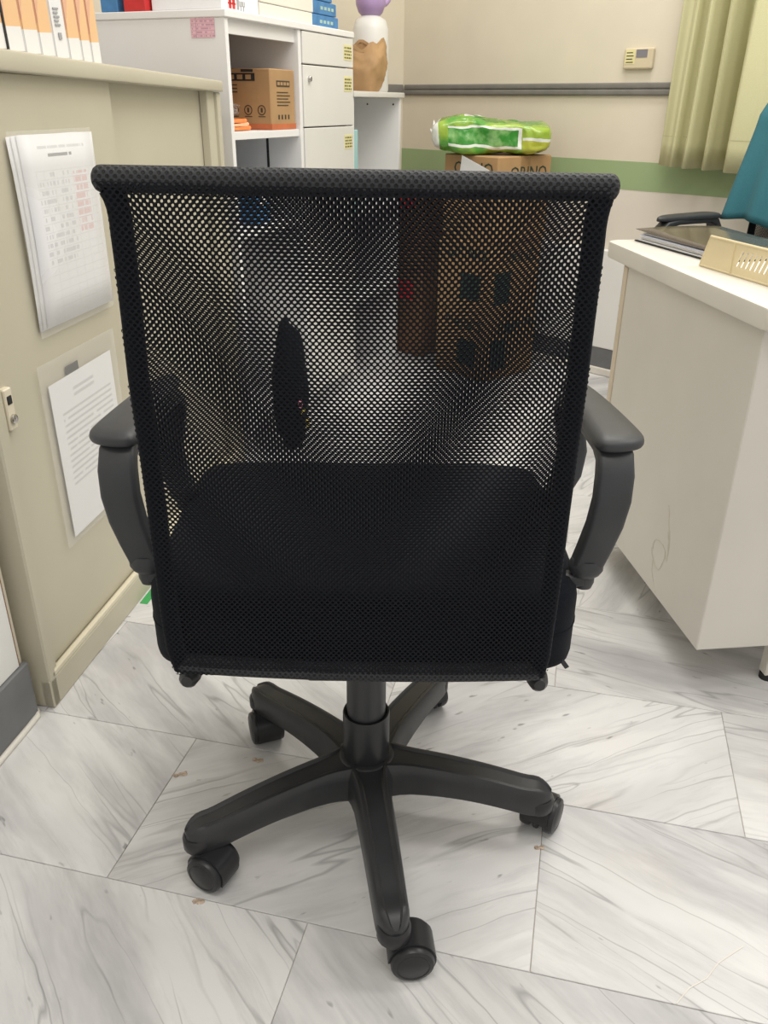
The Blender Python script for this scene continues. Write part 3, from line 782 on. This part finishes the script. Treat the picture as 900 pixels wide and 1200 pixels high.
# things in the cubby
def uloc(x, y, z): return MU @ Vector((x, y, z))
kb = thing('carton', 'brown carton with black printing and an orange base band in the open cubby', 'box', uloc(.243, .012, .9255), UH)
obj('body', box(0, .148, 0, .33, 0, .160, bev=.003), M_KRAFT, kb)
bm = box(-.0008, .1488, -.0008, .3, .0005, .016); obj('orange_band', bm, M_ORANGE, kb)
bm = box(-.0010, 0, .05, .25, .128, .148); bx(bm, -.0010, 0, .055, .095, .151, .158, bev=.0003); obj('title_block', bm, M_INK, kb)
bm = bmesh.new(); rnd = random.Random(1)
for q in range(6): bx(bm, -.0016, -.0008, .062+.028*q, .080+.028*q, .132, .144)
obj('title_print', bm, M_KRAFT, kb)
bm = bmesh.new()
for q in range(3): lathe(bm, [(.011, 0), (.0135, 0), (.0135, .0008), (.011, .0008), (.011, 0)], 16, T(0, .032+.045*q, .052) @ Matrix.Rotation(R(-90), 4, 'Y')); bx(bm, -.0008, 0, .029+.045*q, .035+.045*q, .046, .058)
for q in range(3): bx(bm, -.0008, 0, .11, .16+.01*q, .098+.009*q, .101+.009*q); bx(bm, -.0008, 0, .020+.045*q, .044+.045*q, .034, .036)
bx(bm, .036, .116, -.0009, 0, .114, .130)
for q in range(5): bx(bm, .036, .104+.012*(q % 2), -.0009, 0, .098-.0085*q, .1005-.0085*q)
for q in range(4): bx(bm, .040+.020*q, .048+.020*q, -.0009, 0, .028, .040)
obj('print', bm, plain('faded_black_print', (.06, .045, .03), .8), kb)
bm = bmesh.new()
for q in range(4): bx(bm, .040+.019*q, .054+.019*q, -.0014, -.0008, .118, .126)
obj('title_print', bm, M_KRAFT, kb)
oc = thing('folded_cloth', 'orange folded cloth lying in front of the brown carton in the cubby', 'cloth', uloc(.03, .03, .9255), UH)
for q in range(3):
    def fn(u, v, q=q):
        a = 2*math.pi*u
        return Vector((.095+(.085-.006*q)*math.copysign(abs(math.cos(a))**.5, math.cos(a))*(1-.25*abs(v-.5)), .11+(.10-.004*q)*math.copysign(abs(math.sin(a))**.5, math.sin(a)), .0015+.0095*q+.0085*v+.002*math.sin(5*a+q)*v))
    bm = bmesh.new(); vs = grid(bm, fn, 32, 3, closed_u=True); bm.faces.new([r[0] for r in vs]); bm.faces.new([r[-1] for r in vs]); obj('fold', bm, M_OCLOTH if q != 1 else plain('peach_cloth', (.86, .45, .26), .85, .2, 25), oc, smooth=70)
pb = bmesh.new(); bmesh.ops.create_icosphere(pb, subdivisions=4, radius=1); rnd = random.Random(5)
from mathutils import noise as mnoise
for v in pb.verts:
    k = 1+.35*mnoise.noise(v.co*2.2)+.15*mnoise.noise(v.co*6); v.co = Vector((v.co.x*.062*k, v.co.y*.085*k, max(-.020, v.co.z*.034*k)))
b = obj('plastic_wrap', pb, M_FILM, None, smooth=80); b.matrix_world = MU @ T(.118, .15, .9785); tag(b, 'crumpled clear plastic wrap on the orange cloth in the cubby', 'plastic')
bl = thing('ring_binder', 'squat blue binder standing in the lower cubby of the white unit', 'folder', uloc(.20, .05, .6655), UH)
obj('cover', box(0, .07, 0, .26, 0, .15, bev=.003), M_BLUE, bl); obj('spine_label', box(.015, .055, -.001, 0, .05, .12), M_PAPER, bl)
def lump(name, sx, sy, sz, m, label, cat, M, seed=0, amp=.3, sub=4, flat=-.9):
    bm = bmesh.new(); bmesh.ops.create_icosphere(bm, subdivisions=sub, radius=1); o3 = Vector((seed*3.1, seed*1.7, 0))
    for v in bm.verts:
        k = 1+amp*mnoise.noise(v.co*1.8+o3)+amp*.4*mnoise.noise(v.co*5+o3); v.co = Vector((v.co.x*sx*k, v.co.y*sy*k, max(flat*sz, v.co.z*sz*k)-flat*sz))
    o = obj(name, bm, m, None, smooth=80); o.matrix_world = M; tag(o, label, cat); return o
bag = lump('cloth_bag', .058, .055, .215, M_SEAT, 'tall black cloth bag with yellow patches slumped before the white unit', 'bag', MU @ T(.10, -.09, 0), 6, .14)
for q, (z, m) in enumerate(((.13, 'y'), (.085, 'y'), (.16, 'p'))):
    bm = bmesh.new(); bmesh.ops.create_uvsphere(bm, u_segments=12, v_segments=8, radius=.016)
    for v in bm.verts: v.co.y *= .25
    o = obj('patch', bm, plain('yellow_patch', (.50, .40, .08), .8) if m == 'y' else plain('pink_patch', (.50, .18, .25), .8), bag, smooth=60); o.location = ((-.012, .016, -.03)[q], -.050, z)

# boxes on top of the unit
grp = 'long boxes on the white unit'
for i, (dx, z, lab) in enumerate(((0, 0, 'lowest of the long white boxes with blue ends on the unit'), (.006, .037, 'middle long white box with blue end in the stack'), (-.004, .074, 'topmost long white box with blue end in the stack'))):
    t = thing('long_box', lab, 'box', uloc(.235+dx, .030, UT+.0008+z), UH, grp)
    obj('body', box(0, .325, 0, .20, 0, .0355, bev=.002), plain('cream_card', (.74, .71, .63), .6, .03, 8), t)
    obj('blue_end', box(.325, .512-.02*i, .0, .195, 0, .0355, bev=.002), M_BLUE, t)
    bm = bmesh.new(); rnd = random.Random(i)
    for q in range(4): bx(bm, .375+.026*q, .392+.026*q, -.0010, 0, .013, .022)
    obj('print', bm, plain('pale_blue_print', (.35, .50, .45), .6), t)
pk = thing('paper_pack', 'white pack with red and grey print at the front corner of the unit', 'box', uloc(.028, .02, UT+.0008), UH)
obj('body', box(0, .185, 0, .22, 0, .075, bev=.004), M_PAPER, pk)
bm = bmesh.new()
for x in (.030, .048): bx(bm, x, x+.012, -.001, 0, .006, .030); bx(bm, x-.004, x+.016, -.001, 0, .016, .019)
obj('red_print', bm, M_RED, pk)
bm = bmesh.new()
for x in (.088, .102): bx(bm, x, x+.003, -.001, 0, .004, .016); bx(bm, x-.004, x-.001, -.001, 0, .014, .026); bx(bm, x+.004, x+.007, -.001, 0, .014, .026)
bx(bm, .070, .080, -.001, 0, .006, .028); obj('grey_print', bm, plain('grey_print', (.35, .35, .36), .7), pk)
for (y, w, d, m, lab) in ((.245, .07, .16, M_RED, 'red box lying on the unit behind the white pack'), (.335, .055, .14, M_BLUE, 'blue box lying at the back of the unit beside the red one')):
    t = obj('flat_box', box(0, d, 0, w, 0, .07, bev=.002), m); t.matrix_world = MU @ T(.01, y, UT+.0008); tag(t, lab, 'box')
lump('plastic_bag', .045, .07, .075, M_GBAG, 'grey crumpled plastic bag at the far end of the unit top', 'bag', MU @ T(.785, .325, UT+.0005), 4)

# ------------------------------------------------------------------ low shelf beyond the unit
ls = thing('low_shelf', 'low cream shelf with rounded top board beyond the drawer unit', 'shelf', UO, UH)
n = 10; out = [(.80, .0), (1.30, -.012)]+[(1.345-.0+.0*q, -.0) for q in range(0)]
out = [(.795, -.004), (1.25, -.004), (1.30, .004), (1.33, .022), (1.342, .05), (1.342, .30), (.795, .30)]
obj('top_board', prism(bmesh.new(), out, 1.018, 1.036, bev=.002), M_DRAWER, ls, smooth=30)
sp = obj('side_panel', box(1.245, 1.262, .004, .29, 0, 1.018, bev=.001), M_WHITE, ls)
bm = bmesh.new()
for y in (.03, .14): lathe(bm, [(0, 0), (.0035, 0), (.0035, .001), (0, .001)], 10, T(1.245, y, .995) @ Matrix.Rotation(R(-90), 4, 'Y'))
obj('screw', bm, M_INK, sp)
obj('side_panel', box(.797, .812, .004, .29, 0, 1.018, bev=.001), M_WHITE, ls)
obj('shelf', box(.812, 1.245, .01, .29, .62, .638), M_WHITE, ls); obj('shelf', box(.812, 1.245, .01, .29, .30, .318), M_WHITE, ls)
obj('back_panel', box(.812, 1.245, .282, .29, .05, 1.018), M_WHITE, ls)
tb = thing('binder', 'pale teal binder standing in the low shelf past the drawers', 'folder', uloc(.8135, .012, .639), UH)
obj('cover', box(0, .050, 0, .22, 0, .275, bev=.003), M_TEAL, tb); obj('spine_ring', lathe(bmesh.new(), [(.006, 0), (.009, 0), (.009, .001), (.006, .001), (.006, 0)], 14, T(.025, 0, .05) @ Matrix.Rotation(R(90), 4, 'X')), M_METAL, tb)
# kraft bag, bottle
kg = thing('paper_bag', 'crumpled brown kraft paper bag with open top on the low shelf', 'bag', uloc(1.085, .095, 1.037), UH)
def kfn(u, v):
    a = 2*math.pi*u; e = .7; k = .72+.42*math.sin(min(1, v*1.15)*2.0)-.08*v
    x = .068*math.copysign(abs(math.cos(a))**e, math.cos(a))*k; y = .085*math.copysign(abs(math.sin(a))**e, math.sin(a))*k
    w = .008*mnoise.noise(Vector((3*math.cos(a), 3*math.sin(a), 5*v)))+.005*mnoise.noise(Vector((8*math.cos(a), 8*math.sin(a), 12*v)))
    top = .150+.012*math.sin(3*a+.6)+.01*math.sin(7*a)
    return Vector((x*(1+w*9), y*(1+w*9), .001+v*top))
bm = bmesh.new(); vs = grid(bm, kfn, 44, 22, closed_u=True); bm.faces.new([r[0] for r in vs]); obj('body', bm, M_KRAFTBAG, kg, smooth=50, solid=.0012)
bm = bmesh.new(); sweep(bm, [kfn(i/40, 1.0) for i in range(40)], [(-.0012, -.006), (.0012, -.006), (.0012, .004), (-.0012, .004)], closed=True); obj('rim', bm, M_KRAFTBAG, kg, smooth=60)
bt = thing('spray_bottle', 'milky white bottle with rounded lilac spouted top behind the paper bag', 'bottle', uloc(1.264, .135, 1.037), UH)
obj('body', lathe(bmesh.new(), [(0, .001), (.066, .001), (.070, .008), (.071, .16), (.068, .215), (.058, .245), (.030, .262), (.026, .268), (0, .268)], 32), M_BOTTLE, bt, smooth=50)
lid = obj('lid', lathe(bmesh.new(), [(0, .250), (.030, .255), (.046, .270), (.056, .295), (.057, .320), (.048, .350), (.034, .372), (.026, .40), (.024, .43), (0, .432)], 28), M_PURPLE, bt, smooth=60)
bm = bmesh.new(); sweep(bm, [(.045, -.02, .300), (.065, -.034, .305), (.078, -.042, .318), (.082, -.046, .338)], circ(.011, 10), scale=[1.3, 1, .9, .8]); obj('spout', bm, M_PURPLE, lid, smooth=60)

# ------------------------------------------------------------------ cartons by the back wall
CO = Vector((.392, 3.20, 0)); CA = 40
sizes = [(.0, .26, 'lowest brown carton of the stack under the green pack'), (.2605, .27, 'middle brown carton of the stack under the green pack'), (.531, .300, 'topmost brown carton with dark green lettering under the green pack')]
for i, (z, h, lab) in enumerate(sizes):
    t = thing('carton', lab, 'box', CO+Vector((.004*i-.004, .003*(i % 2), z)), CA+(1.5 if i == 1 else 0), 'cartons stacked by the back wall')
    obj('body', box(0, .29, 0, .28, 0, h, bev=.004), M_KRAFT, t)
    obj('tape', box(.12, .17, -.0008, .2808, h-.05, h+.0006, bev=.0004), plain('brown_tape', (.34, .20, .09), .3), t)
    bm = text_bm('ORINO', .062); obj('lettering', bm, M_INKG, t, mat=T(.165, -.0006, h-.078) @ Matrix.Rotation(R(90), 4, 'X'))
    bm = text_bm('ORINO', .062); obj('lettering', bm, M_INKG, t, mat=T(-.0006, .125, h-.066) @ RZ(-90) @ Matrix.Rotation(R(90), 4, 'X'))
    if i < 2:
        bm = bmesh.new(); bx(bm, .03, .12, -.0008, 0, .04, .16); bx(bm, -.0008, 0, .05, .15, .05, .15); obj('print', bm, M_INKG, t)
for i, (z, h, lab) in enumerate(((0, .36, 'lower dark brown carton between the low shelf and the carton stack'), (.3605, .37, 'upper dark brown carton between the low shelf and the carton stack'))):
    t = thing('carton', lab, 'box', (.15, 3.565, z), 45, 'dark cartons beside the low shelf')
    obj('body', box(0, .22, 0, .22, 0, h, bev=.004), M_KRAFT_D, t); obj('tape', box(.09, .13, -.0008, .2208, h-.05, h+.0006), plain('brown_tape', (.34, .20, .09), .3), t)
    obj('red_print', box(-.0008, 0, .05, .17, h-.12, h-.04), M_RED, t)
# sheet of paper against the top carton
ps = obj('paper_sheet', uvquad(.15, .10, nx=4, ny=4, fn=lambda u, v: -.012*v*v), M_PAPER); tag(ps, 'white sheet of paper leaning askew against the topmost carton', 'paper')
ps.matrix_world = T(*CO) @ RZ(CA) @ T(-.0085, .19, .735) @ RZ(-90) @ Matrix.Rotation(R(17), 4, 'Y')
q = ps.modifiers.new('thick', 'SOLIDIFY'); q.thickness = .0006
# green plastic pack
gp = thing('tissue_pack', 'green and white glossy plastic pack lying on the brown carton stack', 'package', (.385, 3.39, .8325), -8)
def packmat():
    N = NT('green_printed_film'); c = N.coord(); sep = N.n('ShaderNodeSeparateXYZ'); N.l(c, sep.inputs[0]); x, y, z = sep.outputs
    wob = N.math('MULTIPLY', N.math('SUBTRACT', N.noise(c, 7, 3), .5), .045)
    xx = N.math('ADD', x, wob); zz = N.math('ADD', z, wob)
    base = N.mix(N.ramp(N.noise(c, 9, 4), .42, .58), (.085, .30, .035), (.30, .44, .05))
    front = N.math('MULTIPLY', rng(N, xx, -.155, .105), rng(N, zz, .034, .088))
    frontw = N.math('MULTIPLY', rng(N, xx, -.155, .118), rng(N, zz, .024, .095))
    endw = N.math('MAXIMUM', N.math('MULTIPLY', rng(N, zz, .055, .065), N.math('GREATER_THAN', xx, .122)), rng(N, xx, -.30, -.192))
    yel = N.math('MULTIPLY', N.math('GREATER_THAN', xx, .122), N.math('LESS_THAN', zz, .055))
    c1 = N.mix(yel, base, (.42, .45, .05)); c1 = N.mix(endw, c1, (.74, .76, .70)); c1 = N.mix(frontw, c1, (.74, .76, .70))
    pg = N.mix(N.ramp(N.noise(c, 22, 3), .45, .66), (.035, .24, .025), (.25, .48, .17))
    c1 = N.mix(front, c1, pg)
    flower = N.math('MULTIPLY', rng(N, xx, .070, .110), N.math('MULTIPLY', N.math('GREATER_THAN', zz, .112), N.math('LESS_THAN', y, .0)))
    c1 = N.mix(N.math('MULTIPLY', flower, N.ramp(N.noise(c, 60, 2), .45, .55)), c1, (.10, .08, .35))
    topw = N.math('MULTIPLY', rng(N, xx, -.10, -.02), N.math('GREATER_THAN', zz, .125)); c1 = N.mix(topw, c1, (.74, .74, .68))
    N.col(c1); N.rough(.18); N.spec(.6); N.bump(N.noise(c, 28, 3), .5, .006); return N.m
def pfn(u, v):
    a = 2*math.pi*v; e = .38
    x = -.215+.43*u; k = min(1, (1-abs(2*u-1)**6)**.4*.97+.04)
    kz = k*(1+.10*math.sin(5*u+.6)-.10*max(0, u-.7)); yy = .115*math.copysign(abs(math.cos(a))**e, math.cos(a))*(.70+.30*k); zz = .058*math.copysign(abs(math.sin(a))**e, math.sin(a))*(.30+.70*kz)
    p = Vector((x*11, yy*11, zz*11)); w = mnoise.noise(p)*.012+abs(mnoise.noise(p*2.3))*.008
    lean = .010*(u-.5)
    return Vector((x+.4*w, yy+w*1.2, max(.001, .058+zz+w-lean)))
bm = bmesh.new(); vs = grid(bm, lambda u, v: pfn(v, u), 64, 70, closed_u=True); bm.faces.new([r[0] for r in vs]); bm.faces.new([r[-1] for r in vs])
obj('wrapper', bm, packmat(), gp, smooth=70)
bm = bmesh.new(); grid(bm, lambda u, v: Vector((-.205-.016*v, -.075+.13*u, .075+.035*math.sin(7*u+1)*v*.5+.020*v-.03*(1-u))), 20, 3); obj('crimped_end', bm, plain('white_film', (.78, .79, .76), .25), gp, smooth=60, solid=.0008)

# ------------------------------------------------------------------ cream steel desk
DO = (.580, 1.262, 0); DA = 6.6; MD = T(*DO) @ RZ(DA)
dk = thing('desk', 'cream painted steel desk with a light laminate top and stained side', 'desk', DO, DA)
out = []
def corner(cx, cy, r, a0): return [(cx+r*math.cos(R(a0+15*i)), cy+r*math.sin(R(a0+15*i))) for i in range(7)]
X0, X1, Y0, Y1 = -.008, 1.25, -.035, .690
out = corner(X0+.03, Y0+.03, .03, 180)+corner(X1-.03, Y0+.03, .03, 270)+corner(X1-.03, Y1-.03, .03, 0)+corner(X0+.03, Y1-.03, .03, 90)
obj('desktop', prism(bmesh.new(), out, .695, .728, bev=.003), M_DESKTOP, dk, smooth=35)
ped = obj('pedestal', box(0, .42, 0, .575, .097, .6945, bev=.002), M_DESK, dk)
bm = box(-.003, .0, .556, .574, .10, .69, bev=.0008); obj('edge_strip', bm, plain('pale_tan_strip', (.60, .52, .40), .4), ped)
for a, b in ((.545, .690), (.385, .541), (.10, .381)):
    d = obj('drawer', box(.004, .416, .576, .594, a, b, bev=.002), M_DESK, dk); obj('drawer_handle', box(.14, .28, .594, .602, b-.03, b-.018, bev=.002), M_METAL, d)
for x, y in ((.175, .03), (.38, .03), (.175, .52), (.38, .52)):
    l = obj('leg', box(x-.012, x+.012, y-.012, y+.012, .012, .097, bev=.002), M_DESK, dk); obj('foot', lathe(bmesh.new(), [(0, 0), (.014, 0), (.014, .012), (0, .012)], 14, T(x, y, 0)), M_INK, l)
obj('modesty_panel', box(.42, 1.2, .10, .115, .35, .6945), M_DESK, dk)
for x, y in ((1.19, .02), (1.19, .55)): obj('leg', box(x-.015, x+.015, y-.015, y+.015, 0, .6945, bev=.002), M_DESK, dk)
# dried coffee-coloured drip marks on the side
M_STAIN = plain('tan_drip_stain', (.565, .53, .455), .5, .1, 40)
bm = bmesh.new(); rnd = random.Random(8)
def drip(pts, w):
    P = [Vector((-.0004, y, z)) for y, z in pts]
    sweep(bm, P, [(-w, -.0003), (w, -.0003), (w, .0003), (-w, .0003)], up=Vector((1, 0, 0)), scale=[rnd.uniform(.4, 1.3) for _ in P])
drip([(.20, .30), (.193, .285), (.186, .265), (.178, .25), (.17, .236), (.168, .21), (.172, .19)], .0026)
loop = [(.205+.028*math.cos(t/14*6.28)+.006*math.sin(t), .185+.030*math.sin(t/14*6.28)) for t in range(15)]
drip(loop, .0018); drip([(.225, .165), (.222, .14), (.205, .12), (.19, .105)], .0010); drip([(.168, .205), (.175, .235), (.183, .25)], .0022)
obj('stain', bm, M_STAIN, dk)
# black seat edge etc. are the chair; now desk-top items
def dloc(x, y, z=.7284): return MD @ Vector((x, y, z))
fo = thing('file_folder', 'black folder holding loose white papers at the far corner of the desk', 'folder', dloc(.052, .672), DA-81.5)
obj('back_cover', box(0, .295, 0, .215, 0, .0025, bev=.0008), M_INK, fo)
for q in range(5):
    obj('paper', box(.006+.003*q, .290-.002*(q % 2), .004+.003*((q*2) % 3), .208, .0028+.0035*q, .0050+.0035*q), M_PAPER if q != 3 else plain('pale_blue_paper', (.62, .66, .80), .6), fo)
bm = bmesh.new(); grid(bm, lambda u, v: Vector((.0+.295*u, .0+.215*v, .0195+.006*(1-u)**2+.003*math.sin(3*v))), 10, 6); obj('front_cover', bm, M_SMOKEY, fo, smooth=60, solid=.0008)
# letter tray, its open front towards the far edge
TA = DA-82.3
tr = thing('letter_tray', 'cream plastic letter tray with slanted slots on the desk', 'tray', dloc(.054, .352), TA)
TL, TW, TH = .34, .25, .056
obj('tray_base', box(.0, TL, 0, TW, .001, .004), M_TRAY, tr)
def slotted(L, H, th, slots):
    """side wall in the xz plane: sloping front end, slanted slots left open"""
    bm = bmesh.new(); sl = .013; z0, z1 = H*.30, H*.80; fr = .020
    def quad(lo, hi, za, zb):
        vs = [bm.verts.new((x, y, z)) for y in (0, th) for x, z in ((lo[0], za), (lo[1], za), (hi[1], zb), (hi[0], zb))]
        for f in ((3, 2, 1, 0), (4, 5, 6, 7), (0, 1, 5, 4), (1, 2, 6, 5), (2, 3, 7, 6), (3, 0, 4, 7)): bm.faces.new([vs[k] for k in f])
    fx = lambda z: fr*z/H
    quad((0, L), (fx(z0), L), 0, z0); quad((fx(z1), L), (fr, L), z1, H)
    prev = None
    for i, s in enumerate(slots):
        a0 = fx(z0) if i == 0 else slots[i-1]+.006
        a1 = fx(z1) if i == 0 else slots[i-1]+.006+sl
        quad((a0, s), (a1, s+sl), z0, z1)
    quad((slots[-1]+.006, L), (slots[-1]+.006+sl, L), z0, z1)
    return bm
sl_ = [.105+.0125*i for i in range(13)]
for y in (0, TW-.003):
    w = obj('tray_side', slotted(TL, TH, .003, sl_), M_TRAY, tr); w.location = (0, y, 0)
    bm = bmesh.new(); sweep(bm, [(0, .0015, .001), (.020, .0015, TH), (TL, .0015, TH)], circ(.0028, 8)); sweep(bm, [(0, .0015, .0025), (TL, .0015, .0025)], circ(.0025, 8))
    r_ = obj('rim', bm, M_TRAY, w, smooth=50)
    obj('rib', box(.094, .097, -.0022, .001, .004, TH), M_TRAY, w)
obj('tray_back', box(TL-.003, TL, 0, TW, 0, TH), M_TRAY, tr)
tpp = thing('paper_sheet', 'white sheets lying in the cream letter tray', 'paper', dloc(.054, .352), TA)
for q in range(3): obj('sheet', box(.015+.002*q, .31, .012, .222-.003*q, .0045+.0012*q, .0052+.0012*q), M_PAPER, tpp)
# bit of green tape where the cabinet meets the floor
gt = obj('green_tape', box(.36, .46, -.022, -.004, .0002, .0012), plain('green_tape', (.05, .35, .10), .4)); gt.matrix_world = MC.copy(); tag(gt, 'strip of green tape stuck on the floor along the cabinet foot', 'tape')

# lettering and peg holes too small to pick apart
for o in bpy.data.objects:
    if o.type == 'MESH' and o.parent is not None and o.name.split('.')[0] in ('print', 'peg_holes', 'label_print', 'title_print'): o['kind'] = 'stuff'
